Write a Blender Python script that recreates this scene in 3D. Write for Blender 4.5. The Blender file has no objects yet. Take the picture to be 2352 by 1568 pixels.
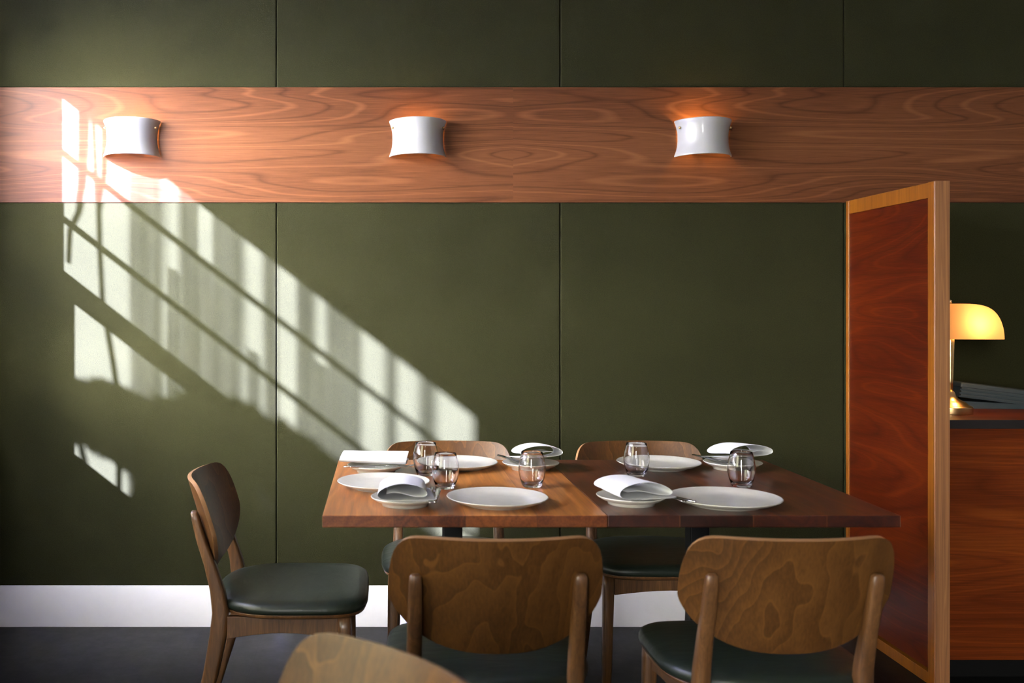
import bpy, bmesh, math, random
from mathutils import Vector, Matrix
PI = math.pi
C = bpy.context.scene.collection
sc = bpy.context.scene
random.seed(7)

# ------------------------------------------------------------------ camera
D, H, F = 3.98, 1.263, 2300.0            # distance to the back wall, eye height, focal length in pixels
cam = bpy.data.cameras.new('camera'); cam_o = bpy.data.objects.new('camera', cam); C.objects.link(cam_o)
cam_o.location = (0, -D, H); cam_o.rotation_euler = (PI/2, 0, 0)
cam.sensor_width = 36; cam.lens = 36*F/2352
cam.shift_x = (1176-880)/2352; cam.shift_y = (705-784)/2352
cam.dof.use_dof = True; cam.dof.focus_distance = 3.35; cam.dof.aperture_fstop = 3.2
cam.clip_start = 0.05
sc.camera = cam_o

# ------------------------------------------------------------------ daylight and exposure
SKY, SKY_SIDE, SUN = 1.1, 430.0, 265.0
w = bpy.data.worlds.new('world'); sc.world = w; w.use_nodes = True
bg = w.node_tree.nodes['Background']; bg.inputs[0].default_value = (1.0, 0.98, 0.93, 1)
# hazy sky: brightest on the side of the afternoon sun
nt = w.node_tree; tc = nt.nodes.new('ShaderNodeTexCoord'); dp = nt.nodes.new('ShaderNodeVectorMath'); dp.operation = 'DOT_PRODUCT'
nt.links.new(tc.outputs['Generated'], dp.inputs[0]); dp.inputs[1].default_value = Vector((-1.1, -1.0, 0.42)).normalized()
mx_ = nt.nodes.new('ShaderNodeMath'); mx_.operation = 'MAXIMUM'; nt.links.new(dp.outputs['Value'], mx_.inputs[0]); mx_.inputs[1].default_value = 0.0
pw_ = nt.nodes.new('ShaderNodeMath'); pw_.operation = 'POWER'; nt.links.new(mx_.outputs[0], pw_.inputs[0]); pw_.inputs[1].default_value = 10.0
ma_ = nt.nodes.new('ShaderNodeMath'); ma_.operation = 'MULTIPLY_ADD'; nt.links.new(pw_.outputs[0], ma_.inputs[0]); ma_.inputs[1].default_value = SKY_SIDE; ma_.inputs[2].default_value = SKY
nt.links.new(ma_.outputs[0], bg.inputs[1])
sd = bpy.data.lights.new('sun', 'SUN'); sd.energy = SUN; sd.color = (0.85, 0.89, 1.72); sd.angle = math.radians(0.75)
so = bpy.data.objects.new('sun', sd); C.objects.link(so)
SUNDIR = Vector((1, 1, -0.775))
so.rotation_euler = SUNDIR.to_track_quat('-Z', 'Y').to_euler(); so.location = (-6, -6, 6)
sc.view_settings.view_transform = 'Standard'; sc.view_settings.look = 'None'
sc.view_settings.exposure = -0.12; sc.view_settings.gamma = 1.0; sc.view_settings.use_curve_mapping = False
sc.cycles.use_denoising = True
sc.cycles.max_bounces = 10; sc.cycles.diffuse_bounces = 5; sc.cycles.glossy_bounces = 5
sc.cycles.transmission_bounces = 10; sc.cycles.transparent_max_bounces = 12
sc.cycles.sample_clamp_indirect = 30.0; sc.cycles.blur_glossy = 0.5

def portal(loc, rot, sx, sy):
    l = bpy.data.lights.new('window_portal', 'AREA'); l.shape = 'RECTANGLE'; l.size = sx; l.size_y = sy
    l.cycles.is_portal = True
    o = bpy.data.objects.new('window_portal', l); C.objects.link(o); o.location = loc; o.rotation_euler = rot

# room extents
XL, XR, YF, ZC = -1.62, 4.4, -6.6, 3.3
WZ0, WZ1 = 0.985, 2.40                 # window in the left wall
WY0, WY1 = -0.37, -2.02
portal((XL-0.14, (WY0+WY1)/2, (WZ0+WZ1)/2), (0, -PI/2, 0), WZ1-WZ0+0.1, WY0-WY1+0.1)
SZ0, SZ1 = 0.8, 2.5
BY0, BY1 = -3.70, -2.28        # unseen left-wall window, its blind added to diffuse the sun
FWIN = [(-1.50, -0.75)]
FZ0, FZ1 = 0.75, 2.55
for a, b in FWIN:
    portal(((a+b)/2, YF-0.14, (FZ0+FZ1)/2), (PI/2, 0, 0), b-a, FZ1-FZ0)

# ------------------------------------------------------------------ node helpers
class N:
    def __init__(s, name):
        s.m = bpy.data.materials.new(name); s.m.use_nodes = True
        s.t = s.m.node_tree; s.b = s.t.nodes['Principled BSDF']; s.out = s.t.nodes['Material Output']
    def n(s, typ, **kw):
        nd = s.t.nodes.new(typ)
        for k, v in kw.items(): setattr(nd, k, v)
        return nd
    def l(s, a, b): s.t.links.new(a, b)
    def inp(s, nd, k, v):
        if hasattr(v, 'is_linked') or hasattr(v, 'links'): s.l(v, nd.inputs[k])
        else: nd.inputs[k].default_value = v
    def math(s, op, a, b=0.0, c=0.0, clamp=False):
        nd = s.n('ShaderNodeMath', operation=op); nd.use_clamp = clamp
        s.inp(nd, 0, a); s.inp(nd, 1, b); s.inp(nd, 2, c); return nd.outputs[0]
    def coord(s): return s.n('ShaderNodeTexCoord').outputs['Object']
    def objshift(s, vec, k=1.7):
        oi = s.n('ShaderNodeObjectInfo'); v = s.n('ShaderNodeVectorMath', operation='MULTIPLY_ADD')
        s.l(oi.outputs['Location'], v.inputs[0]); v.inputs[1].default_value = (k, k*1.3, k); s.l(vec, v.inputs[2]); return v.outputs[0]
    def mapv(s, vec, scale=(1, 1, 1), loc=(0, 0, 0)):
        nd = s.n('ShaderNodeMapping'); s.l(vec, nd.inputs[0]); nd.inputs['Scale'].default_value = scale; nd.inputs['Location'].default_value = loc
        return nd.outputs[0]
    def noise(s, vec, sc_, det=2, rough=0.5, dist=0.0):
        nd = s.n('ShaderNodeTexNoise'); s.l(vec, nd.inputs['Vector']); nd.inputs['Scale'].default_value = sc_
        nd.inputs['Detail'].default_value = det; nd.inputs['Roughness'].default_value = rough; nd.inputs['Distortion'].default_value = dist
        return nd.outputs['Fac']
    def ramp(s, fac, stops, interp='LINEAR'):
        nd = s.n('ShaderNodeValToRGB'); s.l(fac, nd.inputs[0]); cr = nd.color_ramp; cr.interpolation = interp
        while len(cr.elements) < len(stops): cr.elements.new(0.5)
        for e, (p, c) in zip(cr.elements, stops):
            e.position = p; e.color = (c[0], c[1], c[2], 1) if hasattr(c, '__len__') else (c, c, c, 1)
        return nd.outputs['Color']
    def mix(s, fac, a, b, blend='MIX'):
        nd = s.n('ShaderNodeMix', data_type='RGBA', blend_type=blend)
        s.inp(nd, 0, fac); s.inp(nd, 6, a if hasattr(a, 'links') else (*a, 1)); s.inp(nd, 7, b if hasattr(b, 'links') else (*b, 1))
        return nd.outputs[2]
    def bump(s, h, strength, dist):
        nd = s.n('ShaderNodeBump'); s.l(h, nd.inputs['Height']); nd.inputs['Strength'].default_value = strength
        nd.inputs['Distance'].default_value = dist; s.l(nd.outputs[0], s.b.inputs['Normal'])
    def set(s, **kw):
        for k, v in kw.items():
            k = k.replace('_', ' ')
            if hasattr(v, 'links'): s.l(v, s.b.inputs[k])
            else: s.b.inputs[k].default_value = v

def plain(name, col, rough=0.5, metal=0.0, spec=0.5, coat=0.0, nz=0.0, bumpk=0.0, scale=60):
    m = N(name); m.set(Roughness=rough, Metallic=metal, Coat_Weight=coat, Specular_IOR_Level=spec)
    c = m.coord()
    f = m.noise(c, scale, 3, 0.6)
    k = 1-nz
    m.set(Base_Color=m.mix(f, tuple(x*k for x in col), tuple(min(1, x*(1+nz)) for x in col)))
    if bumpk: m.bump(f, bumpk, 0.002)
    return m.m

def veneer(name, dark, mid, light, stretch, rings=9.0, figure=1.0, rough=0.35, coat=0.0, coat_rough=0.2, shift=True,
           fold=None, line=0.75, fiber=(4, 4, 400), seed=(0, 0, 0), nscale=1.0, saw=False, edge_noise=2.0, spec=0.5, linew=0.35):
    """Figured timber: contour lines of a stretched noise field, plus fine fibres."""
    m = N(name); v = m.coord()
    if shift: v = m.objshift(v)
    if fold is not None:                       # book-matched leaves: mirror about x = fold
        sep = m.n('ShaderNodeSeparateXYZ'); m.l(v, sep.inputs[0])
        ax = m.math('ABSOLUTE', m.math('SUBTRACT', sep.outputs[0], fold[0]))
        pz = m.math('PINGPONG', m.math('SUBTRACT', sep.outputs[2], fold[1]), fold[2])
        side = m.math('GREATER_THAN', sep.outputs[0], fold[0])
        cmb = m.n('ShaderNodeCombineXYZ'); m.l(ax, cmb.inputs[0]); m.l(m.math('MULTIPLY', side, 0.012), cmb.inputs[1]); m.l(sep.outputs[2], cmb.inputs[2])
        v = cmb.outputs[0]
    a = m.mapv(v, stretch, seed)
    f1 = m.noise(a, nscale, edge_noise, 0.45, 0.15)
    r = m.math('MULTIPLY', f1, rings)
    fr = m.math('FRACT', r)
    if saw:
        tone = m.ramp(fr, [(0.0, 0.36), (0.03, 0.86), (0.09, 0.62), (0.5, 0.48), (0.97, 0.34), (1.0, 0.36)])
    else:
        tri = m.math('PINGPONG', r, 0.5)
        tone = m.ramp(m.math('MULTIPLY', tri, 2.0), [(0.0, 0.25), (linew*0.45, 0.42), (linew, 0.52), (0.8, 0.5), (0.93, 0.72), (1.0, 0.8)])
    fb = m.noise(m.mapv(v, fiber), 1.0, 3, 0.65)
    broad = m.noise(m.mapv(v, tuple(x*0.55 for x in stretch), (5, 3, 1)), nscale, 2, 0.5)
    tsep = m.n('ShaderNodeSeparateColor'); m.l(tone, tsep.inputs[0])
    g = m.math('ADD', m.math('MULTIPLY', tsep.outputs[0], line*figure), m.math('MULTIPLY', fb, 0.9-line*figure*0.6))
    g = m.math('ADD', g, m.math('MULTIPLY', m.math('SUBTRACT', broad, 0.5), 0.7))
    col = m.ramp(g, [(0.22, dark), (0.52, mid), (0.86, light)])
    m.set(Base_Color=col, Roughness=rough, Coat_Weight=coat, Coat_Roughness=coat_rough, Specular_IOR_Level=spec)
    m.bump(fb, 0.12, 0.001)
    return m

def S(*c):                                      # sRGB 0-255 -> linear
    return tuple(((x/255)/12.92 if x/255 <= .04045 else ((x/255+.055)/1.055)**2.4) for x in c)

M = {}
# upholstered wall fabric
m = N('green_wall_fabric'); v = m.coord()
wv = m.noise(m.mapv(v, (900, 900, 220)), 1, 2, 0.6); wh = m.noise(m.mapv(v, (220, 900, 900)), 1, 2, 0.6)
wb = m.math('ADD', wv, wh); grit = m.noise(v, 260, 3, 0.7); blot = m.noise(v, 2.2, 3, 0.6)
f = m.math('ADD', m.math('MULTIPLY', wb, 0.35), m.math('ADD', m.math('MULTIPLY', grit, 0.34), m.math('MULTIPLY', blot, 0.12)))
m.set(Base_Color=m.ramp(f, [(0.40, (0.0052, 0.0055, 0.0014)), (0.66, (0.0240, 0.0238, 0.0086))]), Roughness=0.9, Specular_IOR_Level=0.04,
      Sheen_Weight=0.03, Sheen_Roughness=0.6, Sheen_Tint=(1.0, 0.97, 0.85, 1))
m.bump(m.math('ADD', wb, m.math('MULTIPLY', grit, 1.8)), 0.6, 0.0014)
M['fabric'] = m.m
M['band'] = veneer('book_matched_timber_band', S(42, 21, 11), S(84, 49, 29), S(118, 75, 46), (0.42, 1, 5.6), rings=14, rough=0.42, coat=0.0,
                   coat_rough=0.34, spec=0.12, shift=False, fold=(0.516, 1.5, 0.23), fiber=(6, 6, 520), seed=(3.1, 0.4, 7.7), edge_noise=1.0, line=0.55, linew=0.2).m
M['screen'] = veneer('dark_red_veneer', S(28, 5, 0), S(60, 15, 1), S(94, 34, 4), (1, 0.9, 6.0), rings=9, rough=0.42, coat=0.04, coat_rough=0.3, line=0.5, edge_noise=1.0, spec=0.2,
                     shift=False, fiber=(6, 8, 420), seed=(1.3, 2.0, 4.0)).m
M['counter'] = veneer('reddish_counter_veneer', S(44, 15, 1), S(76, 28, 5), S(106, 50, 12), (0.5, 1, 6), rings=10, rough=0.42, coat=0.02, line=0.5, edge_noise=1.0, spec=0.15,
                      shift=False, fiber=(6, 6, 460), seed=(6.3, 2.0, 1.0)).m
M['amber'] = veneer('amber_edge_timber', S(84, 42, 4), S(118, 66, 8), S(142, 86, 18), (9, 9, 0.6), rings=5, rough=0.4, coat=0.2, shift=False, fiber=(260, 260, 5), line=0.4).m
M['post_end'] = veneer('pale_brown_post_timber', S(80, 48, 26), S(112, 72, 42), S(140, 98, 60), (34, 10, 0.7), rings=4, rough=0.45, shift=False, fiber=(420, 200, 5), line=0.6).m
M['chair'] = veneer('oiled_ply', S(42, 25, 8), S(70, 43, 17), S(98, 64, 28), (4.6, 3, 2.2), spec=0.3, rings=15, rough=0.42, coat=0.15, coat_rough=0.3,
                    fiber=(230, 230, 9), saw=True, edge_noise=3.0, line=0.62).m
M['chair_leg'] = veneer('oiled_solid_timber', S(50, 30, 14), S(80, 52, 27), S(110, 76, 44), (30, 30, 3), rings=6, rough=0.4, coat=0.2,
                        fiber=(260, 260, 12), line=0.5).m

def boards(name, tones, width, x0, gloss, dark):
    m = N(name); v = m.coord(); sep = m.n('ShaderNodeSeparateXYZ'); m.l(v, sep.inputs[0])
    xx = m.math('DIVIDE', m.math('SUBTRACT', sep.outputs[0], x0), width)
    idx = m.math('FLOOR', xx); fr = m.math('FRACT', xx)
    wn = m.n('ShaderNodeTexWhiteNoise', noise_dimensions='1D'); m.l(m.math('ADD', idx, 3.7), wn.inputs['W'])
    cmb = m.n('ShaderNodeCombineXYZ'); m.l(sep.outputs[0], cmb.inputs[0]); m.l(m.math('ADD', sep.outputs[1], m.math('MULTIPLY', wn.outputs[0], 9)), cmb.inputs[1]); m.l(sep.outputs[2], cmb.inputs[2])
    vv = cmb.outputs[0]
    fb = m.noise(m.mapv(vv, (190, 5, 190)), 1, 4, 0.65)
    fg = m.math('PINGPONG', m.math('MULTIPLY', m.noise(m.mapv(vv, (9, 1.1, 9)), 1, 2, 0.5), 9), 0.5)
    g = m.math('ADD', m.math('MULTIPLY', fb, 0.75), m.math('MULTIPLY', fg, 0.45))
    g = m.math('ADD', g, m.math('MULTIPLY', m.math('SUBTRACT', wn.outputs[0], 0.5), 0.42))
    col = m.ramp(g, [(0.25, tones[0]), (0.55, tones[1]), (0.9, tones[2])])
    seam = m.math('LESS_THAN', m.math('PINGPONG', fr, 0.5), 0.006)
    tn = m.n('ShaderNodeSeparateXYZ'); m.l(m.n('ShaderNodeTexCoord').outputs['Normal'], tn.inputs[0])   # end grain is darker
    col = m.mix(m.math('GREATER_THAN', m.math('ABSOLUTE', tn.outputs[1]), 0.7), col, m.mix(1.0, col, (0.42, 0.30, 0.26), 'MULTIPLY'))
    m.set(Base_Color=m.mix(m.math('MULTIPLY', seam, 0.45), col, dark), Roughness=m.math('ADD', gloss, m.math('MULTIPLY', fb, 0.12)), Coat_Weight=0.3, Coat_Roughness=0.22)
    m.bump(m.math('SUBTRACT', m.math('MULTIPLY', fb, 0.4), seam), 0.15, 0.001)
    return m.m
M['table_l'] = boards('golden_brown_boards', (S(100, 52, 18), S(146, 86, 34), S(190, 126, 62)), 0.1765, -0.15, 0.34, S(60, 30, 12))
M['table_r'] = boards('dark_red_brown_boards', (S(40, 14, 3), S(70, 30, 10), S(102, 52, 22)), 0.181, 0.55, 0.34, S(120, 74, 40))
M['floor'] = None
m = N('black_painted_boards'); v = m.coord(); sep = m.n('ShaderNodeSeparateXYZ'); m.l(v, sep.inputs[0])
xx = m.math('DIVIDE', m.math('ADD', sep.outputs[0], 0.83), 0.122); fr = m.math('FRACT', xx)
wn = m.n('ShaderNodeTexWhiteNoise', noise_dimensions='1D'); m.l(m.math('FLOOR', xx), wn.inputs['W'])
seam = m.math('LESS_THAN', m.math('PINGPONG', fr, 0.5), 0.014)
n1 = m.noise(m.mapv(v, (60, 3, 1)), 1, 4, 0.6); sc_ = m.noise(v, 14, 5, 0.75)
g = m.math('ADD', m.math('MULTIPLY', n1, 0.5), m.math('ADD', m.math('MULTIPLY', wn.outputs[0], 0.18), m.math('MULTIPLY', sc_, 0.35)))
m.set(Base_Color=m.mix(seam, m.ramp(g, [(0.3, (0.0025, 0.0025, 0.0023)), (0.8, (0.009, 0.0088, 0.008))]), (0.002, 0.002, 0.002)),
      Roughness=m.math('ADD', 0.3, m.math('MULTIPLY', sc_, 0.25)), Specular_IOR_Level=0.16)
m.bump(m.math('SUBTRACT', m.math('MULTIPLY', n1, 0.5), m.math('MULTIPLY', seam, 3)), 0.3, 0.0015); M['floor'] = m.m
M['white_paint'] = plain('white_gloss_paint', (0.72, 0.71, 0.70), 0.45, nz=0.03, bumpk=0.05, scale=30)
M['room'] = plain('soft_grey_plaster', (0.34, 0.33, 0.31), 0.9, nz=0.04, scale=20)
M['ceiling'] = plain('ceiling_plaster', (0.42, 0.41, 0.39), 0.9, nz=0.03, scale=20)
M['lit_ply_edge'] = plain('rim_lit_ply_edge', S(128, 94, 62), 0.4, nz=0.15, scale=200)  # ply rim coloured paler to stand in for light catching the top edge
M['leather'] = None
m = N('dark_green_leather'); v = m.coord(); a = m.noise(v, 240, 3, 0.6); b2 = m.noise(m.mapv(v, (7, 26, 7)), 1, 3, 0.55, 0.6)
m.set(Base_Color=m.mix(a, (0.005, 0.008, 0.0055), (0.012, 0.018, 0.012)), Roughness=0.38, Specular_IOR_Level=0.4, Coat_Weight=0.0, Coat_Roughness=0.3)
m.bump(m.math('ADD', m.math('MULTIPLY', a, 0.12), b2), 0.3, 0.006); M['leather'] = m.m
M['stoneware'] = None
m = N('speckled_stoneware'); v = m.coord(); sp = m.noise(v, 420, 2, 0.5); sp2 = m.noise(v, 30, 3, 0.6)
m.set(Base_Color=m.mix(m.math('MULTIPLY', m.math('GREATER_THAN', sp, 0.66), 0.25), m.ramp(sp2, [(0.3, (0.50, 0.49, 0.43)), (0.7, (0.57, 0.56, 0.49))]), (0.32, 0.26, 0.18)), Roughness=0.28, Coat_Weight=0.5, Coat_Roughness=0.12)
M['stoneware'] = m.m
M['ceramic'] = plain('glazed_white_ceramic', (0.33, 0.33, 0.31), 0.3, coat=0.35, nz=0.04, scale=300)
M['brass'] = plain('brass', (0.62, 0.44, 0.20), 0.28, metal=1.0, nz=0.05)
M['steel'] = plain('polished_steel', (0.62, 0.62, 0.62), 0.14, metal=1.0, nz=0.03)
M['black_metal'] = plain('black_powder_coat', (0.005, 0.005, 0.006), 0.5, nz=0.1, spec=0.2)
M['black_edge'] = plain('dark_stained_edge', (0.010, 0.008, 0.008), 0.5, nz=0.15, spec=0.2)
M['kick'] = plain('black_toe_kick', (0.002, 0.002, 0.002), 0.7, spec=0.1)
M['device'] = plain('blue_grey_plastic', (0.022, 0.033, 0.036), 0.6, nz=0.08, scale=200)
M['linen'] = None
m = N('white_linen'); v = m.coord(); a = m.math('ADD', m.noise(m.mapv(v, (700, 120, 700)), 1, 2, 0.5), m.noise(m.mapv(v, (120, 700, 700)), 1, 2, 0.5))
m.set(Base_Color=m.mix(a, (0.50, 0.51, 0.52), (0.58, 0.59, 0.60)), Roughness=0.9, Sheen_Weight=0.2, Specular_IOR_Level=0.2); m.bump(a, 0.25, 0.0008); M['linen'] = m.m
m = N('clear_glass'); m.set(Base_Color=(1, 1, 1, 1), Roughness=0.0, IOR=1.47, Transmission_Weight=1.0); M['glass'] = m.m
m = N('window_pane'); m.set(Base_Color=(1, 1, 1, 1), Roughness=0.0, IOR=1.0, Transmission_Weight=0.0)
tr = m.n('ShaderNodeBsdfTransparent'); gl = m.n('ShaderNodeBsdfGlossy'); gl.inputs['Roughness'].default_value = 0.0
mx = m.n('ShaderNodeMixShader'); mx.inputs[0].default_value = 0.04
m.l(tr.outputs[0], mx.inputs[1]); m.l(gl.outputs[0], mx.inputs[2]); m.l(mx.outputs[0], m.out.inputs[0]); M['pane'] = m.m
# sheer curtain added as light filter; fades at its edges to soften its shadow
m = N('sun_streak_voile'); uv = m.n('ShaderNodeTexCoord'); sep = m.n('ShaderNodeSeparateXYZ'); m.l(uv.outputs['UV'], sep.inputs[0])
e = m.math('MULTIPLY', m.math('PINGPONG', sep.outputs[0], 0.5), 2.0)
e = m.math('SMOOTHSTEP', 0.0, 0.35, e) if False else m.math('MULTIPLY', e, 2.6, clamp=True)
nz = m.noise(m.mapv(uv.outputs['Object'], (6, 22, 1.2)), 1, 2, 0.5)
den = m.math('MULTIPLY', e, m.math('ADD', 0.48, m.math('MULTIPLY', nz, 0.5)), clamp=True)
tr = m.n('ShaderNodeBsdfTransparent'); df = m.n('ShaderNodeBsdfTranslucent'); df.inputs[0].default_value = (0.8, 0.8, 0.78, 1); mx = m.n('ShaderNodeMixShader')
m.l(den, mx.inputs[0]); m.l(tr.outputs[0], mx.inputs[1]); m.l(df.outputs[0], mx.inputs[2]); m.l(mx.outputs[0], m.out.inputs[0]); M['voile'] = m.m
m = N('added_blind_cloth'); m.t.nodes.remove(m.b); tl = m.n('ShaderNodeBsdfTranslucent'); tl.inputs[0].default_value = (0.20, 0.19, 0.085, 1); df = m.n('ShaderNodeBsdfDiffuse'); df.inputs[0].default_value = (0.6, 0.6, 0.58, 1)
ad = m.n('ShaderNodeMixShader'); ad.inputs[0].default_value = 0.5; m.l(tl.outputs[0], ad.inputs[1]); m.l(df.outputs[0], ad.inputs[2]); m.l(ad.outputs[0], m.out.inputs[0]); M['blind'] = m.m
M['leaf'] = plain('leaf_green', (0.05, 0.10, 0.03), 0.6, nz=0.3, scale=3)
M['bark'] = plain('bark', (0.10, 0.075, 0.05), 0.9, nz=0.3, scale=40)
M['pavement'] = plain('pavement', (0.22, 0.21, 0.20), 0.9, nz=0.1, scale=3)
# amber glass lamp shade
m = N('amber_glass_shade'); m.t.nodes.remove(m.b)
tl = m.n('ShaderNodeBsdfTranslucent'); tl.inputs[0].default_value = (0.27, 0.155, 0.07, 1)
df = m.n('ShaderNodeBsdfDiffuse'); df.inputs[0].default_value = (0.85, 0.55, 0.2, 1)
gl = m.n('ShaderNodeBsdfGlossy'); gl.inputs['Roughness'].default_value = 0.12
a_ = m.n('ShaderNodeMixShader'); a_.inputs[0].default_value = 0.25; m.l(tl.outputs[0], a_.inputs[1]); m.l(df.outputs[0], a_.inputs[2])
b_ = m.n('ShaderNodeMixShader'); b_.inputs[0].default_value = 0.05; m.l(a_.outputs[0], b_.inputs[1]); m.l(gl.outputs[0], b_.inputs[2]); m.l(b_.outputs[0], m.out.inputs[0]); M['shade'] = m.m
def emis(name, col, s):
    m = N(name); m.set(Base_Color=(*col, 1), Emission_Color=(*col, 1), Emission_Strength=s); return m.m
M['bulb'] = emis('lit_bulb', (1.0, 0.55, 0.2), 30)

# ------------------------------------------------------------------ mesh helpers
def obj(name, bm, mat, parent=None, smooth=False, bevel=0.0, seg=2, loc=None, sub=0, solid=0.0):
    me = bpy.data.meshes.new(name); bmesh.ops.recalc_face_normals(bm, faces=bm.faces[:]) if not solid else None
    bm.to_mesh(me); bm.free(); me.materials.append(mat)
    o = bpy.data.objects.new(name, me); C.objects.link(o)
    if parent: o.parent = parent
    if loc: o.location = loc
    if smooth or sub:
        for p in me.polygons: p.use_smooth = True
    if solid:
        md = o.modifiers.new('solid', 'SOLIDIFY'); md.thickness = solid; md.offset = 0
    if bevel:
        md = o.modifiers.new('bevel', 'BEVEL'); md.width = bevel; md.segments = seg; md.limit_method = 'ANGLE'; md.angle_limit = 0.6
        for p in me.polygons: p.use_smooth = True
        md.harden_normals = True
    if sub:
        md = o.modifiers.new('sub', 'SUBSURF'); md.levels = sub; md.render_levels = sub
    return o
def box(bm, x0, x1, y0, y1, z0, z1):
    vs = [bm.verts.new((x, y, z)) for x in (x0, x1) for y in (y0, y1) for z in (z0, z1)]
    for q in ((0, 1, 3, 2), (4, 6, 7, 5), (0, 4, 5, 1), (2, 3, 7, 6), (0, 2, 6, 4), (1, 5, 7, 3)): bm.faces.new([vs[i] for i in q])
    return bm
def bx(*a): return box(bmesh.new(), *a)
def lathe(prof, n=48, bm=None, c=(0, 0, 0)):
    bm = bm or bmesh.new(); rings = []
    for r, z in prof:
        if r < 1e-6: rings.append([bm.verts.new((c[0], c[1], c[2]+z))])
        else: rings.append([bm.verts.new((c[0]+r*math.cos(2*PI*i/n), c[1]+r*math.sin(2*PI*i/n), c[2]+z)) for i in range(n)])
    for a, b in zip(rings, rings[1:]):
        for i in range(n):
            j = (i+1) % n
            if len(a) == 1 and len(b) == 1: continue
            if len(a) == 1: bm.faces.new((a[0], b[i], b[j]))
            elif len(b) == 1: bm.faces.new((a[i], b[0], a[j]))
            else: bm.faces.new((a[i], b[i], b[j], a[j]))
    return bm
def grid(pts, bm=None, uv=False):
    bm = bm or bmesh.new(); V = [[bm.verts.new(p) for p in row] for row in pts]
    ul = bm.loops.layers.uv.new('uv') if uv else None
    R, Q = len(V), len(V[0])
    for i in range(R-1):
        for j in range(Q-1):
            q = (V[i][j], V[i+1][j], V[i+1][j+1], V[i][j+1])
            if len(set(q)) == 4:
                f = bm.faces.new(q)
                if uv:
                    for lp, (a, b) in zip(f.loops, ((i, j), (i+1, j), (i+1, j+1), (i, j+1))): lp[ul].uv = (b/(Q-1), a/(R-1))
    return bm
def loft(secs, bm=None):                        # secs: closed sections (lists of points), capped
    bm = bm or bmesh.new(); V = [[bm.verts.new(p) for p in s] for s in secs]; n = len(V[0])
    for a, b in zip(V, V[1:]):
        for i in range(n): bm.faces.new((a[i], a[(i+1) % n], b[(i+1) % n], b[i]))
    bm.faces.new(V[0][::-1]); bm.faces.new(V[-1]); return bm
def sections(spine, k=0.28):                    # spine: (x, y, z, wx, wy): rounded-rectangle sections across a mostly vertical bar
    out = []
    for x, y, z, wx, wy in spine:
        hx, hy = wx/2, wy/2; r = min(hx, hy)*k*2; s = []
        for cx, cy, a0 in ((hx-r, hy-r, 0), (-hx+r, hy-r, PI/2), (-hx+r, -hy+r, PI), (hx-r, -hy+r, 1.5*PI)):
            for t in range(4): a = a0+t*PI/6; s.append((x+cx+r*math.cos(a), y+cy+r*math.sin(a), z))
        out.append(s)
    return out
def sphere(r, c=(0, 0, 0), bm=None, sc3=(1, 1, 1), seg=20):
    bm = bm or bmesh.new(); g = bmesh.ops.create_uvsphere(bm, u_segments=seg, v_segments=seg//2, radius=r)
    for v_ in g['verts']: v_.co = Vector((v_.co.x*sc3[0]+c[0], v_.co.y*sc3[1]+c[1], v_.co.z*sc3[2]+c[2]))
    return bm
def tube(pts, r, n=8, bm=None):
    bm = bm or bmesh.new(); secs = []
    for i, p in enumerate(pts):
        p = Vector(p); a = Vector(pts[max(i-1, 0)]); b = Vector(pts[min(i+1, len(pts)-1)]); d = (b-a).normalized()
        u = d.cross(Vector((0, 0, 1))) if abs(d.z) < .9 else d.cross(Vector((1, 0, 0))); u.normalize(); q = d.cross(u)
        rr = r[i] if hasattr(r, '__len__') else r
        secs.append([tuple(p+u*rr*math.cos(2*PI*k/n)+q*rr*math.sin(2*PI*k/n)) for k in range(n)])
    return loft(secs, bm)
def thing(name, label, cat, loc=(0, 0, 0), rz=0, group=None):
    o = bpy.data.objects.new(name, None); C.objects.link(o); o.location = loc; o.rotation_euler = (0, 0, rz); o.empty_display_size = 0.1
    return tag(o, label, cat, group)
def tag(o, label, cat, group=None):
    o['label'] = label; o['category'] = cat
    if group: o['group'] = group
    return o
def struct(o, label=None):
    o['kind'] = 'structure'
    if label: o['label'] = label
    return o
def dup(root, loc, rz, label):
    r = root.copy(); C.objects.link(r); r.location = loc; r.rotation_euler = (0, 0, rz); r['label'] = label
    for ch in list(root.children):
        c = ch.copy(); C.objects.link(c); c.parent = r
        for g in list(ch.children):
            d = g.copy(); C.objects.link(d); d.parent = c
    return r
def pxw(u, d, z): return ((u-880)*d/F, -D+d, z)     # measured position: photo column, distance, height

# ------------------------------------------------------------------ room shell
T = 0.10
struct(obj('floor', bx(XL-T, XR+T, YF-T, T, -0.08, 0), M['floor']), 'black painted floorboards running towards the panelled wall')
struct(obj('ceiling', bx(XL-T, XR+T, YF-T, T, ZC, ZC+0.08), M['ceiling']), 'pale plaster ceiling of the dining room')
wb_ = struct(obj('wall_back', bx(XL-T, XR+T, 0.03, 0.03+T, 0, ZC), M['room']), 'wall carrying green upholstered panels above a white baseboard')
BZ0, BZ1 = H+(705-465)/577.9, H+(705-200.5)/577.9     # timber band
seams = [-0.424-1.128*1.5, -0.424-1.128, -0.424, 0.704, 1.832, 2.96, 4.088, XR+T]
seams[0] = XL-T
seams = sorted(seams)
for a, b in zip(seams, seams[1:]):
    for z0, z1 in ((0.15, BZ0), (BZ1, ZC)):
        obj('fabric_panel', bx(a+0.0012, b-0.0012, 0.0, 0.03, z0, z1), M['fabric'], wb_, bevel=0.005, seg=4)
struct(obj('trim_1', bx(XL, XR, -0.004, 0.028, BZ0, BZ1), M['band'], bevel=0.0015), 'book-matched red-brown timber band running across the green wall')
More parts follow.
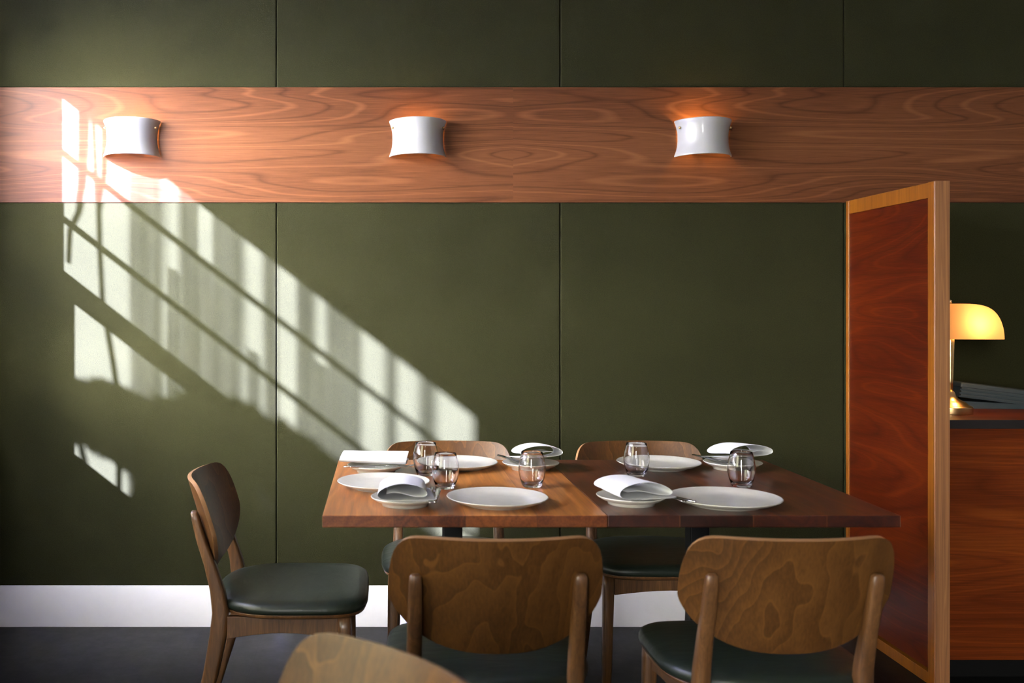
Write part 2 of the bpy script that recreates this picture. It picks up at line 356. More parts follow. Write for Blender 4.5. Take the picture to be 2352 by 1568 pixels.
def baseboard(name, ax, label):
    prof = [(0, 0), (-0.026, 0), (-0.026, 0.117), (-0.012, 0.158), (0, 0.158)]
    bm = bmesh.new()
    if ax == 'x': secs = [[(x, y, z) for y, z in prof] for x in (XL, XR)]
    elif ax == 'l': secs = [[(XL-y, yy, z) for y, z in prof] for yy in (YF, 0)]
    else: secs = [[(XR+y, yy, z) for y, z in prof] for yy in (YF, 0)]
    struct(obj(name, loft(secs, bm), M['white_paint'], bevel=0.0015), label)
baseboard('baseboard_back', 'x', 'white painted baseboard with sloping top below the green panels')
baseboard('baseboard_left', 'l', 'white painted baseboard under the sunlit window')
baseboard('baseboard_right', 'r', 'white painted baseboard along the far right wall')

# left wall with one window opening, right wall, front wall with windows
bm = bmesh.new()
OY0, OY1, OZ0, OZ1 = WY0+0.03, WY1-0.10, WZ0, WZ1+0.09
box(bm, XL-T, XL, OY0, 0.03, 0, ZC); box(bm, XL-T, XL, YF, BY0, 0, ZC); box(bm, XL-T, XL, BY1, OY1, 0, ZC); box(bm, XL-T, XL, BY0, BY1, 0, SZ0); box(bm, XL-T, XL, BY0, BY1, SZ1, ZC)
box(bm, XL-T, XL, OY1, OY0, 0, OZ0-0.001); box(bm, XL-T, XL, OY1, OY0, OZ1, ZC)
struct(obj('wall_left', bm, M['room']), 'pale wall with a tall sash window letting in the sun')
struct(obj('wall_right', bx(XR, XR+T, YF, 0.03, 0, ZC), M['room']), 'pale wall at the far right end of the room')
bm = bmesh.new(); xs = [XL-T] + [q for p in FWIN for q in p] + [XR+T]
for a, b in zip(xs[0::2], xs[1::2]): box(bm, a, b, YF-T, YF, 0, ZC)
for a, b in FWIN: box(bm, a, b, YF-T, YF, 0, FZ0); box(bm, a, b, YF-T, YF, FZ1, ZC)
struct(obj('wall_front', bm, M['room']), 'pale wall behind the viewpoint with one large window')

# window 1: vertical sash window, muntins, meeting rail
xb = -1.65
def wtag(name, label):
    o = bpy.data.objects.new(name, None); C.objects.link(o); return struct(o, label)
w1 = wtag('window_1', 'white sash window in the left wall beside the green panels'); w1.location = (xb, (WY0+WY1)/2, WZ0)
def loc_(bm, o):
    bmesh.ops.translate(bm, verts=bm.verts[:], vec=-Vector(o.location)); return bm
fx0, fx1 = xb-0.012, xb+0.012
bm = bmesh.new()
box(bm, fx0, fx1, WY0, OY0, OZ0, OZ1); box(bm, fx0, fx1, OY1, WY1, OZ0, OZ1)
box(bm, fx0, fx1, WY1, WY0, 2.392, OZ1)
box(bm, fx0-0.001, fx1+0.001, WY1, WY0, 1.612, 1.694)
box(bm, fx0, fx1, WY0-0.043, WY0, OZ0, 1.612)
obj('sash_frame', loc_(bm, w1), M['white_paint'], w1)
for z in (2.168, 1.907): obj('glazing_bar', loc_(bx(xb-0.009, xb+0.009, WY1, WY0, z-0.0085, z+0.0085), w1), M['white_paint'], w1)
obj('pane', loc_(bx(xb-0.0015, xb+0.0015, WY1, WY0, OZ0, 2.392), w1), M['pane'], w1)
obj('window_sill', loc_(bx(XL-T-0.03, XL+0.0, OY1, OY0, OZ0-0.03, OZ0), w1), M['white_paint'], w1)
for i, (a, b) in enumerate(FWIN):
    wo = wtag('window_%d' % (i+2), 'large paned window in the wall behind the viewpoint, towards its left end'); wo.location = ((a+b)/2, YF-0.05, FZ0)
    bm = bmesh.new(); y0, y1 = YF-0.075, YF-0.035
    box(bm, a, a+0.05, y0, y1, FZ0, FZ1); box(bm, b-0.05, b, y0, y1, FZ0, FZ1); box(bm, a, b, y0, y1, FZ0, FZ0+0.05); box(bm, a, b, y0, y1, FZ1-0.05, FZ1)
    for k in (1, 2): x = a+(b-a)*k/3; box(bm, x-0.012, x+0.012, y0, y1, FZ0, FZ1)
    for k in (1, 2, 3): z = FZ0+(FZ1-FZ0)*k/4; box(bm, a, b, y0, y1, z-0.012, z+0.012)
    obj('window_frame', loc_(bm, wo), M['white_paint'], wo)
    obj('pane', loc_(bx(a, b, YF-0.056, YF-0.054, FZ0, FZ1), wo), M['pane'], wo)

w5 = wtag('window_3', 'unseen left-wall window behind an added white roller blind'); w5.location = (XL-0.08, (BY0+BY1)/2, SZ0)
bm = bmesh.new(); x0, x1 = XL-0.095, XL-0.065
box(bm, x0, x1, BY0, BY0+0.04, SZ0, SZ1); box(bm, x0, x1, BY1-0.04, BY1, SZ0, SZ1); box(bm, x0, x1, BY0, BY1, SZ0, SZ0+0.04); box(bm, x0, x1, BY0, BY1, SZ1-0.04, SZ1)
obj('window_frame', loc_(bm, w5), M['white_paint'], w5)
obj('pane', loc_(bx(XL-0.081, XL-0.079, BY0, BY1, SZ0, SZ1), w5), M['pane'], w5)
rb = thing('added_roller_blind', 'added translucent roller blind spreading the sun as soft key light', 'blind', (XL-0.045, (BY0+BY1)/2, SZ0+0.01))  # blind put in for soft light from the left
obj('blind_fabric', loc_(grid([[(XL-0.045, BY0+0.006+(BY1-BY0-0.012)*i/8, SZ0+0.02+(SZ1-SZ0-0.05)*j/8) for i in range(9)] for j in range(9)]), rb), M['blind'], rb)
obj('roller', loc_(tube([(XL-0.045, BY0+0.005, SZ1-0.03), (XL-0.045, BY1-0.005, SZ1-0.03)], 0.022, 16), rb), M['white_paint'], rb, smooth=True)
obj('bottom_bar', loc_(bx(XL-0.051, XL-0.039, BY0+0.005, BY1-0.005, SZ0+0.005, SZ0+0.022), rb), M['white_paint'], rb)

# unseen sheer lengths, added inside the left window to streak the sunlight
cur = thing('added_sheer_curtain', 'added narrow sheer white curtain lengths, placed to shape the sun streaks', 'curtain', (-1.565, -1.19, 0.92))
obj('curtain_rod', loc_(tube([(-1.565, -0.30, 2.56), (-1.565, -2.12, 2.56)], 0.008), cur), M['brass'], cur, smooth=True)
strips = [(290, 386, 0.9), (413, 456, 0.8), (486, 561, 1.0), (608, 637, 0.7), (680, 723, 0.9), (751, 829, 1.0), (885, 912, 0.8), (961, 1007, 0.9)]
strips = [(a_, b_, 2.56) for a_, b_, c_ in strips]+[(384, 415, 1.98), (452, 489, 2.10), (722, 752, 2.06), (566, 600, 1.9)]
for u0, u1, zt in strips:
    ya, yb = -((u0-6-880)/577.9+1.565), -((u1+6-880)/577.9+1.565)
    pts = []
    for j in range(14):
        z = 0.93+(zt-0.93)*j/13; row = []
        for i in range(13):
            t = i/12; wig = 0.006*math.sin(j*0.9+u0)*(1-j/13)
            row.append((-1.565+0.009*math.sin(t*PI*4+u0), ya+(yb-ya)*t+wig, z))
        pts.append(row)
    obj('curtain_length', loc_(grid(pts, uv=True), cur), M['voile'], cur, smooth=True)

# shrub and climbing stems outside the window (they shade the low sun)
def sp(yp, z, k): return (xb-k, -yp-k, z+0.775*k)       # slide a point of the window plane along the sunlight, outwards
bound = [(0.33, 1.27), (0.413, 1.30), (0.55, 1.40), (0.68, 1.45), (0.70, 1.44), (0.84, 1.57), (0.92, 1.70), (1.0, 1.70), (1.1, 1.745), (1.235, 1.775), (1.37, 1.81), (1.9, 1.80), (1.93, 1.66), (2.1, 1.62)]
def top(yp):
    for (a, za), (b, zb) in zip(bound, bound[1:]):
        if a <= yp <= b: return za+(zb-za)*(yp-a)/(b-a)
    return bound[-1][1]
def low(yp): return 1.035+0.06*math.sin(max(0, min(1, (yp-0.4)/0.25))*PI*0.5) if yp < 0.66 else 0.80
bm = bmesh.new()
for _ in range(11000):
    yp = random.uniform(0.30, 2.12); z0, z1 = low(yp)+0.02, top(yp)-0.02
    z = z0+(z1-z0)*random.random()**0.9; k = random.uniform(0.45, 0.95)
    p = Vector(sp(yp, z, k)); R_ = Matrix.Rotation(random.uniform(0, 6.3), 3, 'Z') @ Matrix.Rotation(random.uniform(-1.3, 1.3), 3, 'X')
    s = random.uniform(0.016, 0.03)
    vs = [bm.verts.new(p+R_ @ Vector(c)) for c in ((0, -s*1.5, 0), (s*.8, 0, s*.3), (0, s*1.5, 0), (-s*.8, 0, s*.3))]; bm.faces.new(vs)
sh = thing('leafy_shrub', 'leafy green shrub growing outside against the sash window', 'shrub', (-2.3, -1.9, -0.35))
obj('foliage', loc_(bm, sh), M['leaf'], sh)
bm = bmesh.new()
for dx, dy in ((0, 0), (0.1, 0.5), (-0.05, -0.5), (0.05, 0.9)):
    tube([(-2.3, -1.9, -0.4), (-2.3+dx*.5, -1.9+dy*.6, 0.5), (-2.3+dx, -1.9+dy, 1.7)], (0.04, 0.025, 0.008), bm=bm)
obj('stem', loc_(bm, sh), M['bark'], sh, smooth=True)
cl = thing('climbing_plant', 'thin bare climbing stems trained up outside the sash window', 'plant', (-1.9, -0.8, -0.35))
bm = bmesh.new(); k = 0.22
a = [sp(*q, k) for q in ((0.50, 2.5), (0.512, 2.2), (0.52, 2.063), (0.524, 1.9), (0.534, 1.71), (0.556, 1.594), (0.575, 1.50), (0.60, 1.35), (0.60, 0.4), (0.6, -0.5))]
tube(a, [0.008]*5+[0.009]*5, bm=bm)
tube([sp(*q, k) for q in ((0.468, 2.52), (0.464, 2.25), (0.458, 2.10), (0.44, 1.98), (0.405, 1.88), (0.40, 1.75))], (0.018, 0.017, 0.013, 0.009, 0.008, 0.007), bm=bm)
tube([sp(*q, k) for q in ((0.55, 2.52), (0.552, 2.35), (0.545, 2.2), (0.525, 2.06))], (0.014, 0.014, 0.010, 0.006), bm=bm)
obj('stem', loc_(bm, cl), M['bark'], cl, smooth=True)
struct(obj('ground_outside', bx(-14, XL-T-0.001, -16, 6, -0.55, -0.4), M['pavement']), 'grey pavement outside the left wall')

# ------------------------------------------------------------------ timber partition, counter
PX0, PX1, PYF, PZ = 1.827, 1.875, -0.663, 1.680
pt = thing('timber_partition', 'tall dark red veneered partition framed in amber timber, standing against the wall', 'partition', (1.85, -0.33, 0))
def lbx(o, *a): return loc_(bx(*a), o)
obj('veneer_panel', lbx(pt, PX0+0.005, PX1-0.005, PYF+0.042, -0.050, 0.05, PZ-0.052), M['screen'], pt)
obj('wall_stile', lbx(pt, PX0, PX1, -0.050, -0.0265, 0.0, PZ), M['amber'], pt, bevel=0.0015)
obj('top_rail', lbx(pt, PX0, PX1, PYF+0.040, -0.051, PZ-0.052, PZ), M['amber'], pt, bevel=0.0015)
obj('bottom_rail', lbx(pt, PX0, PX1, PYF+0.040, -0.051, 0.0, 0.040), M['amber'], pt, bevel=0.0015)
obj('end_stile', lbx(pt, PX0-0.0015, PX1+0.0015, PYF+0.001, PYF+0.040, 0.0, PZ+0.001), M['amber'], pt, bevel=0.002)
obj('end_lipping', lbx(pt, PX0, PX1+0.001, PYF-0.003, PYF+0.001, 0.0, PZ+0.001), M['post_end'], pt, bevel=0.0012)
CYF = -D+3.355
ct = thing('service_counter', 'reddish veneered counter with a dark-edged worktop behind the partition', 'counter', (3.0, -0.32, 0))
obj('worktop', lbx(ct, 1.886, XR-0.002, CYF-0.004, -0.028, 0.861, 0.885), M['counter'], ct, bevel=0.001)
obj('worktop_edge', lbx(ct, 1.886, XR-0.002, CYF-0.010, CYF-0.004, 0.857, 0.8855), M['black_edge'], ct)
obj('front_panel', lbx(ct, 1.886, XR-0.002, CYF+0.010, CYF+0.030, 0.078, 0.861), M['counter'], ct)
obj('carcass', lbx(ct, 1.90, XR-0.004, CYF+0.031, -0.028, 0.078, 0.861), M['counter'], ct)
obj('toe_kick', lbx(ct, 1.90, XR-0.004, CYF+0.07, -0.028, 0.0, 0.077), M['kick'], ct)

# banker's lamp on the counter
LX, LY, LZ = 2.022, -D+3.57, 0.885
la = thing('desk_lamp', 'lit brass desk lamp with a rounded amber glass shade on the counter', 'lamp', (LX, LY, LZ), -0.14)
obj('base', lathe([(0, 0), (0.070, 0), (0.071, 0.004), (0.071, 0.024), (0.068, 0.027), (0.058, 0.030), (0.052, 0.037), (0.040, 0.044), (0.026, 0.052), (0.018, 0.064), (0.014, 0.075), (0.010, 0.08), (0, 0.08)]), M['brass'], la, smooth=True, bevel=0.001)
obj('stem', lathe([(0, 0.078), (0.0085, 0.078), (0.0095, 0.12), (0.013, 0.25), (0.0145, 0.305), (0, 0.305)], 24), M['brass'], la, smooth=True)
pts = []; L_, R2, Hh, zb = 0.166, 0.060, 0.125, 0.265
for i in range(41):
    t = -1+2*i/40; s = math.sin(t*PI/2); hh = max(0.0, 1-abs(s)**4.5)**(1/3.0); row = []
    for j in range(25):
        th = PI*j/24; row.append((L_*s, -R2*math.cos(th)*(0.35+0.65*hh), zb+Hh*(math.sin(th)**0.8)*hh))
    pts.append(row)
shd = obj('lamp_shade', grid(pts), M['shade'], la, smooth=True); shd['label'] = 'amber glass shade'
obj('bulb', sphere(0.017, (0.075, 0, 0.325), sc3=(1.9, 1, 1)), emis('lit_desk_bulb', (1.0, 0.72, 0.4), 20), la, smooth=True)
bm = tube([(0, 0, 0.30), (0, 0, 0.345), (0.045, 0, 0.335)], 0.006, bm=bmesh.new()); obj('bulb_holder', bm, M['brass'], la, smooth=True)
obj('finial', lathe([(0, 0), (0.006, 0.001), (0.004, 0.006), (0.006, 0.010), (0, 0.014)], 12, c=(0.0, 0, 0.391)), M['brass'], shd, smooth=True)
ld = bpy.data.lights.new('desk_lamp_light', 'POINT'); ld.energy = 5.5; ld.color = (1.0, 0.56, 0.24); ld.shadow_soft_size = 0.03
lo = bpy.data.objects.new('desk_lamp_light', ld); C.objects.link(lo); lo.parent = la; lo.location = (0.075, -0.012, 0.318)

# ribbed device lying at a slant on the counter
dv = thing('ribbed_device', 'blue-grey ribbed electronic device propped at a slant behind the desk lamp', 'device', (2.33, -0.20, 0.8962), -0.10)
tilt = Matrix.Rotation(math.radians(7.0), 4, 'Y')
bm = bx(-0.19, 0.165, -0.09, 0.09, 0.046, 0.066); bmesh.ops.transform(bm, matrix=tilt, verts=bm.verts[:])
obj('lid', bm, M['device'], dv, bevel=0.006, seg=3)
bm = bmesh.new()
for k in range(6): box(bm, -0.185, 0.150-0.006*(k % 2), -0.088+0.012*(k % 2), 0.085, 0.046-0.0062*(k+1)+0.002, 0.048-0.0062*k)
bmesh.ops.transform(bm, matrix=tilt, verts=bm.verts[:]); obj('ribbed_body', bm, M['device'], dv)
obj('wedge_stand', loft([[(-0.18, y, -0.0105), (0.10, y, -0.0105), (0.10, y, 0.004), (-0.18, y, 0.018)] for y in (-0.07, 0.08)]), M['device'], dv)
obj('foot', bx(0.10, 0.12, -0.07, -0.05, -0.0105, 0.004), M['black_metal'], dv)

# ------------------------------------------------------------------ wall sconces
def sconce(X, label, off, power):
    s = thing('wall_sconce', label, 'wall lamp', (X, -0.004, 1.928), 0, 'white ceramic sconces along the timber band')
    pts = []; TH = math.radians(80)
    for j in range(15):
        v_ = -1+2*j/14; fl = 1+0.155*abs(v_)**2.3; row = []
        for i in range(33):
            th = TH*(-1+2*i/32)
            row.append((0.0985/math.sin(TH)*math.sin(th)*fl, -(0.118*(math.cos(th)-math.cos(TH)))*(1+0.10*abs(v_)**2.3)-0.0025, 0.072*v_))
        pts.append(row)
    o = obj('shade', grid(pts), M['ceramic'], s, solid=0.005, sub=1)
    for sg in (-1, 1):
        th = math.radians(66)*sg; fl = 1.04
        px_, py_ = 0.1*math.sin(th)*fl, -(0.118*(math.cos(th)-math.cos(TH)))-0.006
        k = obj('knob', sphere(0.0052), M['brass'], o, smooth=True, loc=(px_+0.0055*math.sin(th), py_-0.0055*math.cos(th), 0.040))
    obj('wall_plate', bx(-0.035, 0.035, -0.014, -0.0005, -0.045, 0.045), M['brass'], s, bevel=0.003)
    for q in (-0.093, 0.035): obj('bracket', bx(q, q+0.058, -0.010, -0.006, 0.036, 0.044), M['brass'], s)
    obj('bulb', sphere(0.011, (off, -0.045, 0.005), sc3=(1, 1, 1.5)), M['bulb'], s, smooth=True)
    obj('bulb_holder', tube([(off*0.5, -0.013, -0.02), (off, -0.045, -0.02), (off, -0.045, -0.008)], 0.006), M['brass'], s, smooth=True)
    l = bpy.data.lights.new('sconce_light', 'POINT'); l.energy = power; l.color = (1.0, 0.58, 0.16); l.shadow_soft_size = 0.014
    lo = bpy.data.objects.new('sconce_light', l); C.objects.link(lo); lo.parent = s; lo.location = (off, -0.048, 0.026)
sconce(-0.995, 'white hourglass ceramic sconce in the sun patch, leftmost on the timber band', 0.012, 4.2)
sconce(0.137, 'white hourglass ceramic sconce in the middle of the timber band', -0.01, 2.6)
sconce(1.267, 'white hourglass ceramic sconce nearest the timber partition', -0.03, 3.4)

# ------------------------------------------------------------------ dining tables
TY0, TY1, TZ = -D+2.466, -D+3.366, 0.75
def table(x0, x1, mat, label):
    cx, cy = (x0+x1)/2, (TY0+TY1)/2
    t = thing('dining_table', label, 'table', (cx, cy, 0), 0, 'two dining tables pushed together')
    bm = bx(x0, x1, TY0, TY1, TZ-0.030, TZ); o = obj('tabletop', bm, mat, None, bevel=0.0025, seg=2)
    o.parent = t; o.matrix_parent_inverse = Matrix.Translation(-Vector((cx, cy, 0)))
    obj('pedestal', bx(-0.028, 0.028, -0.028, 0.028, 0.03, TZ-0.036), M['black_metal'], t, bevel=0.004)
    obj('mounting_plate', bx(-0.17, 0.17, -0.17, 0.17, TZ-0.037, TZ-0.0305), M['black_metal'], t)
    obj('base', bx(-0.21, 0.21, -0.21, 0.21, 0.0, 0.03), M['black_metal'], t, bevel=0.006)
table(-0.150, 0.5525, M['table_l'], 'golden-brown wooden table at left, set with three places')
table(0.5535, 1.276, M['table_r'], 'dark red-brown wooden table at right, next to the partition')

# ------------------------------------------------------------------ chairs
def ztop(x):
    x = abs(x)
    return 0.780 if x < 0.14 else 0.645+0.135*max(0.0, 1-((x-0.14)/0.0895)**4.0)**(1/2.8)
def zbot(x):
    x = abs(x)/0.229; return 0.520+0.125*(1-max(0.0, 1-x**2.6)**(1/1.45))
def shell_y(x, z): return -0.245+(0.78-z)*0.30+0.062*(x/0.228)**2
CH_GROUP = 'oiled ply chairs around the joined tables'
def make_chair(label, loc, rz):
    t = thing('dining_chair', label, 'chair', loc, rz, CH_GROUP)
    pts = []
    for i in range(33):
        x = 0.229*math.sin((-1+2*i/32)*PI/2*0.985); a, b = zbot(x), ztop(x); row = []
        for j in range(13):
            z = a+(b-a)*(0.5-0.5*math.cos(PI*j/12)); row.append((x, shell_y(x, z), z))
        pts.append(row)
    o = obj('backrest', grid(pts), M['chair'], t, solid=0.0115, sub=0)
    for p in o.data.polygons: p.use_smooth = True
    o.data.materials.append(M['lit_ply_edge']); o.modifiers['solid'].material_offset_rim = 1
    md = o.modifiers.new('b', 'BEVEL'); md.width = 0.003; md.segments = 3; md.limit_method = 'ANGLE'; md.angle_limit = 0.9
    # seat outline
    def outline(s, n=56):
        out = []
        for i in range(n):
            a = 2*PI*i/n; c_, s_ = math.cos(a), math.sin(a)
            ex = 0.42 if s_ > 0 else 0.42+0.34*min(1, -s_*1.6)
            x = math.copysign(abs(c_)**ex, c_); y = math.copysign(abs(s_)**(0.42 if s_ > 0 else 0.8), s_)
            out.append((x*0.234*s, (0.06+y*0.215*s) if y > 0 else 0.06+y*0.225*s))
        return out
    bm = bmesh.new()
    levels = [(0.985, 0.427), (1.0, 0.432), (1.0, 0.440), (0.985, 0.449), (0.95, 0.4545), (0.85, 0.460), (0.6, 0.4625), (0.3, 0.4630), (0.0, 0.463)]
    prev = None; V = []
    for s, z in levels:
        if s == 0: V.append([bm.verts.new((0, 0.03, z))]); continue
        V.append([bm.verts.new((x, y, z+0.004*max(0, -y/0.2)+0.006*((y-0.03)/0.2 if y > 0.1 else 0)*0)) for x, y in outline(s)])
    n = 56
    for a, b in zip(V, V[1:]):
        for i in range(n):
            j = (i+1) % n
            bm.faces.new((a[i], a[j], b[j], b[i]) if len(b) > 1 else (a[i], a[j], b[0]))
    bm.faces.new(V[0][::-1]); obj('seat_pad', bm, M['leather'], t, smooth=True)
    bm = loft([[(x, y, z) for x, y in outline(s)] for s, z in ((0.93, 0.413), (0.975, 0.418), (0.985, 0.4265))]); obj('seat_base', bm, M['chair_leg'], t, bevel=0.002)
    for sg in (-1, 1):
        sp_ = [(0.190, -0.232, 0.0, 0.028, 0.030), (0.186, -0.196, 0.12, 0.031, 0.036), (0.182, -0.158, 0.25, 0.034, 0.043), (0.179, -0.137, 0.36, 0.035, 0.048), (0.177, -0.131, 0.42, 0.035, 0.047),
               (0.176, -0.140, 0.48, 0.034, 0.041), (0.1755, -0.160, 0.55, 0.032, 0.034), (0.175, -0.185, 0.62, 0.030, 0.028), (0.175, -0.200, 0.675, 0.0275, 0.023), (0.175, -0.205, 0.694, 0.025, 0.019), (0.175, -0.206, 0.700, 0.015, 0.011)]
        obj('leg', loft(sections([(sg*x, y, z, a_, b_) for x, y, z, a_, b_ in sp_])), M['chair_leg'], t, smooth=True)
        sp_ = [(0.205, 0.222, 0.0, 0.026, 0.026), (0.200, 0.216, 0.2, 0.031, 0.031), (0.196, 0.212, 0.38, 0.036, 0.036), (0.195, 0.210, 0.414, 0.036, 0.036)]
        obj('leg', loft(sections([(sg*x, y, z, a_, b_) for x, y, z, a_, b_ in sp_])), M['chair_leg'], t, smooth=True)
        secs = []
        for k in range(9):
            y = -0.112+k*(0.194+0.112)/8; zb_ = 0.352+0.016*math.sin(PI*k/8)
            secs.append([(sg*0.176, y, zb_), (sg*0.196, y, zb_), (sg*0.196, y, 0.4125), (sg*0.176, y, 0.4125)])
        obj('side_rail', loft(secs), M['chair_leg'], t, bevel=0.0015)
    for nm, y in (('front_rail', 0.212), ('rear_rail', -0.137)):
        secs = []
        for k in range(9):
            x = -0.178+k*0.356/8; zb_ = 0.356+0.014*math.sin(PI*k/8)
            secs.append([(x, y-0.010, zb_), (x, y+0.010, zb_), (x, y+0.010, 0.4125), (x, y-0.010, 0.4125)])
        obj(nm, loft(secs), M['chair_leg'], t, bevel=0.0015)
    return t
ch = make_chair('brown ply chair seen from behind, with zigzag mountain grain, centre front', (0.243, -D+2.076+0.245, 0), 0)
dup(ch, (0.870, -D+2.076+0.245, 0), 0, 'brown ply chair seen from behind with its back beside the partition')
dup(ch, (0.229, -D+3.62-0.245, 0), PI, 'chair between table and wall, its back behind two overlapping tumblers')
dup(ch, (0.907, -D+3.62-0.245, 0), PI, 'chair between wall and the dark red-brown table')
dup(ch, (-0.317, -D+2.945, 0), -PI/2, 'chair at the left table end, side on, with its dark green leather seat visible')
fg = dup(ch, (-0.245, -D+1.17, 0), 0, 'blurred pale chair back in the near foreground, cut off by the frame bottom')
fa = math.radians(128)
fg.rotation_euler = (0, 0, fa)
bc = Vector((0.054, -D+1.374, 0))         # middle of the top edge
off = Matrix.Rotation(fa, 3, 'Z') @ Vector((0, -0.245, 0)); fg.location = bc-off

# ------------------------------------------------------------------ tableware
Z0 = TZ+0.0003
def plate_prof(R, h):
    return [(0, 0.003), (R*0.60, 0.003), (R*0.62, 0.0), (R*0.655, 0.0), (R*0.67, 0.0045), (R*0.86, h*0.45), (R*0.985, h*0.86), (R, h*0.95), (R*0.993, h), (R*0.975, h*0.985),
            (R*0.84, h*0.60), (R*0.70, h*0.42), (R*0.62, h*0.36), (R*0.3, h*0.33), (0, h*0.32)]
big = obj('dinner_plate', lathe(plate_prof(0.1375, 0.021), 96), M['stoneware'], smooth=True)
small = obj('side_plate', lathe([(0, 0.004), (0.055, 0.004), (0.056, 0), (0.060, 0), (0.061, 0.006), (0.076, 0.012), (0.088, 0.0195), (0.090, 0.022), (0.0885, 0.0232), (0.086, 0.022), (0.072, 0.0150), (0.056, 0.0118), (0.03, 0.0110), (0, 0.0108)], 72), M['stoneware'], smooth=True)
gl_ = obj('tumbler', lathe([(0, 0.0), (0.0225, 0.0), (0.0255, 0.0015), (0.0285, 0.007), (0.0345, 0.024), (0.0385, 0.044), (0.0388, 0.056), (0.0365, 0.074), (0.0325, 0.090), (0.0303, 0.099), (0.0297, 0.1000), (0.0291, 0.099),
     (0.0312, 0.090), (0.0352, 0.074), (0.0375, 0.056), (0.0371, 0.044), (0.0330, 0.025), (0.0272, 0.0115), (0.022, 0.0088), (0.012, 0.0080), (0, 0.0078)], 64), M['glass'], smooth=True)
def place(o, first, loc, rz, label, cat, group, s=1.0):
    c = o if first else o.copy()
    if not first: C.objects.link(c)
    c.location = loc; c.rotation_euler = (0, 0, rz)
    if s != 1.0: c.scale = (s, s, 1)
    return tag(c, label, cat, group)
G1, G2, G3, G4 = 'dinner plates set on the tables', 'side plates carrying napkins', 'clear stemless tumblers', 'white folded napkins'
P = [(1048, 3.20, 'large off-white plate behind the two overlapping tumblers', 0.96), (881, 2.849, 'large off-white plate at the left table end', 1.0), (1142, 2.613, 'large off-white plate at the front edge of the golden-brown table', 1.0),
     (1513, 3.20, 'large off-white plate at the back of the dark table', 1.0), (1666, 2.607, 'large off-white plate at the front of the dark table', 1.03)]
for i, (u, d, lb, s) in enumerate(P): place(big, i == 0, pxw(u, d, Z0), i*0.7, lb, 'plate', G1, s)
SP = {'end': (864, 3.125), 'left': (931, 2.60), 'backleft': (1219, 3.17), 'right': (1450, 2.615), 'backright': (1683, 3.18)}
SL = {'end': 'small plate under the squared napkin at the left back corner', 'left': 'small plate holding napkin and cutlery at front left', 'backleft': 'small plate behind a tumbler at the back of the golden-brown table',
      'right': 'small plate under a napkin between the two tables, near the joint', 'backright': 'small plate at the back right, nearest the partition'}
for i, k in enumerate(SP): u, d = SP[k]; place(small, i == 0, pxw(u, d, Z0), i, SL[k], 'plate', G2)
GL = [(978, 3.055, 'clear tumbler at back left, overlapped by another tumbler'), (1023, 2.836, 'clear tumbler overlapping another one behind the front plate'), (1222, 2.857, 'clear tumbler in front of the back left napkin, on the golden-brown table'),
      (1462, 3.04, 'clear tumbler standing before the back plate of the dark table'), (1703, 2.857, 'clear tumbler nearest the partition')]
for i, (u, d, lb) in enumerate(GL): place(gl_, i == 0, pxw(u, d, Z0), i, lb, 'glass', G3)

# napkins: a flattened roll of linen, open at both ends
def napkin(W, L, hgt, skew, seed, lean=0.0):
    rnd = random.Random(seed)
    base = [(0.072, 0.002), (0.035, 0.0005), (-0.02, 0.0005), (-0.058, 0.003), (-0.071, 0.012), (-0.062, 0.023), (-0.035, 0.031), (0.0, 0.033), (0.030, 0.028), (0.050, 0.019), (0.054, 0.0125), (0.044, 0.0085),
            (0.018, 0.010), (-0.010, 0.016), (-0.034, 0.0175), (-0.046, 0.0135)]
    pts = []
    for j in range(13):
        t = j/12; y = (t-0.5)*L; op = 1.0-0.15*t; row = []
        for i, (x, z) in enumerate(base):
            x2 = x*W/0.143*(1-0.05*t)+skew*(t-0.5)*(1 if z > 0.006 else 0.5); z2 = z*hgt/0.033*(op if z > 0.004 else 1)+0.0008*math.sin(5*t+i)
            # corners pull in a little
            row.append((x2, y+0.006*math.sin(i*0.8+seed), z2+lean*0.02*t))
        pts.append(row)
    return grid(pts)
NK = [('left', (0, -0.018), 0.150, 0.175, 0.046, 0.012, 0.05, 1, 0, 'white linen napkin rolled open towards the front, over two steel handles'),
      ('right', (0.004, -0.014), 0.168, 0.165, 0.044, -0.01, 0.16, 2, 0, 'white linen napkin on the small plate by the table joint'),
      ('backleft', (0.012, 0.0), 0.165, 0.16, 0.046, 0.01, PI+0.1, 3, 1.0, 'white linen napkin behind a tumbler at the back of the golden-brown table'),
      ('backright', (0.014, 0.0), 0.178, 0.15, 0.046, 0.01, PI+0.22, 4, 1.0, 'white linen napkin at the back right beside the partition'),
      ('end', (-0.005, -0.004), 0.150, 0.205, 0.036, 0.0, PI/2+0.0, 5, 0.4, 'white linen napkin folded square, lying long side on at the back left corner')]
PZ0 = Z0+0.0275
for k, (dx, dy), W_, L_2, hg, sk, rz, sd_, ln, lb in NK:
    u, d = SP[k]; p = pxw(u, d, 0)
    o = obj('napkin', napkin(W_, L_2, hg, sk, sd_, ln), M['linen'], solid=0.0016, sub=2)
    o.location = (p[0]+dx, p[1]+dy, PZ0); o.rotation_euler = (0, 0, rz); tag(o, lb, 'napkin', G4)

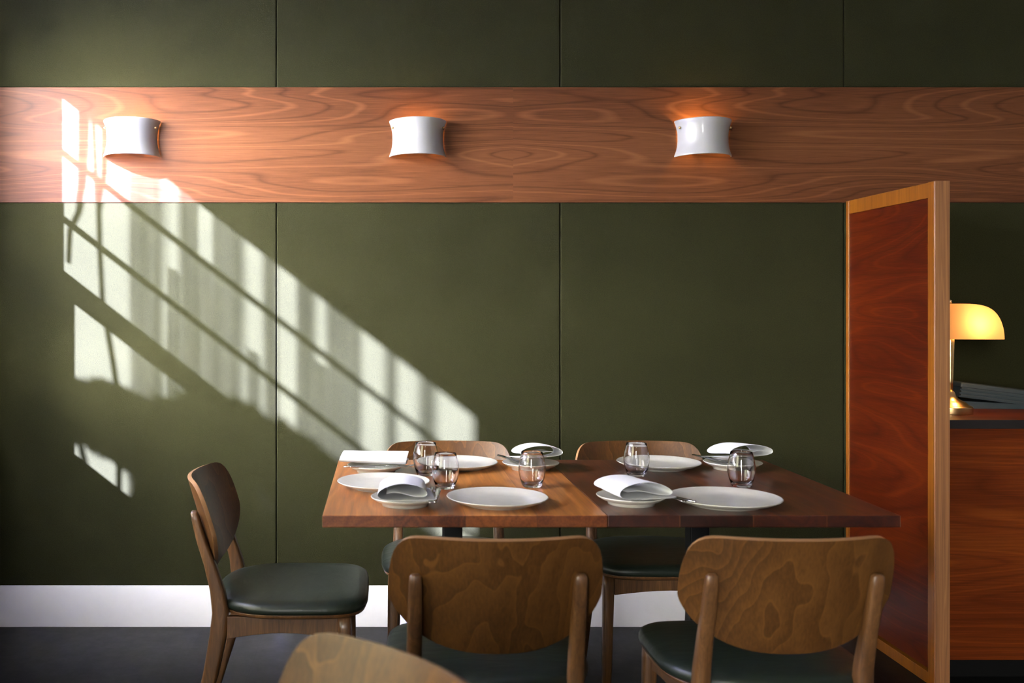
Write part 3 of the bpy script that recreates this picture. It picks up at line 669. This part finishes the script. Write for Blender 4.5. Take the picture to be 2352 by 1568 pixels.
# cutlery
def knife_bm():
    secs = []
    for y, w_, h_, z in ((-0.105, 0.004, 0.003, 0), (-0.103, 0.010, 0.005, 0), (-0.08, 0.0105, 0.006, 0), (-0.03, 0.008, 0.005, 0), (-0.005, 0.007, 0.0045, 0), (0.005, 0.012, 0.002, 0), (0.05, 0.015, 0.0016, 0), (0.085, 0.013, 0.0014, 0), (0.105, 0.004, 0.001, 0)):
        secs.append([(w_/2*math.cos(a), y, h_/2*math.sin(a)+z) for a in [2*PI*i/10 for i in range(10)]])
    return loft(secs)
def fork_bm():
    secs = []
    for y, w_, h_, z in ((-0.1, 0.005, 0.002, 0), (-0.097, 0.014, 0.003, 0), (-0.07, 0.011, 0.003, 0), (0.0, 0.006, 0.003, 0.001), (0.035, 0.007, 0.003, 0.002), (0.045, 0.022, 0.0022, 0), (0.055, 0.024, 0.002, -0.001)):
        secs.append([(w_/2*math.cos(a), y, h_/2*math.sin(a)+z) for a in [2*PI*i/10 for i in range(10)]])
    bm = loft(secs)
    for k in range(4):
        x = -0.0095+k*0.00633
        loft([[(x+w_*c, y, z+0.0008*s) for c, s in ((-1, -1), (1, -1), (1, 1), (-1, 1))] for y, w_, z in ((0.053, 0.002, -0.001), (0.08, 0.0016, 0.0), (0.1, 0.0008, 0.003))], bm)
    return bm
kn = obj('table_knife', knife_bm(), M['steel'], smooth=True); fk = obj('fork', fork_bm(), M['steel'], smooth=True)
# (plate key, dx, dy, rz) for knife then fork
CU = [('left', 0.083, -0.0, -0.10, 0.066, -0.004, -0.05, 'with handle towards the front, on the front left small plate'),
      ('right', 0.083, -0.020, 0.50, 0.070, -0.014, 0.42, 'poking out right of the napkin by the table joint'),
      ('backleft', -0.060, 0.022, PI+0.28, -0.048, 0.020, PI+0.32, 'slanting out left of the napkin at the back of the golden-brown table'),
      ('backright', -0.060, 0.022, PI+0.28, -0.047, 0.020, PI+0.32, 'slanting out left of the napkin nearest the partition'),
      ('end', 0.006, -0.072, -PI/2, 0.016, -0.055, -PI/2, 'lying along the front of the square napkin at back left')]
first = True
for k, ax, ay, ar, bx_, by_, br, lb in CU:
    u, d = SP[k]; p = pxw(u, d, 0)
    place(kn, first, (p[0]+ax, p[1]+ay, Z0+0.0262), ar, 'steel knife '+lb, 'knife', 'steel table knives')
    place(fk, first, (p[0]+bx_, p[1]+by_, Z0+0.0258), br, 'steel fork '+lb, 'fork', 'steel forks'); first = False
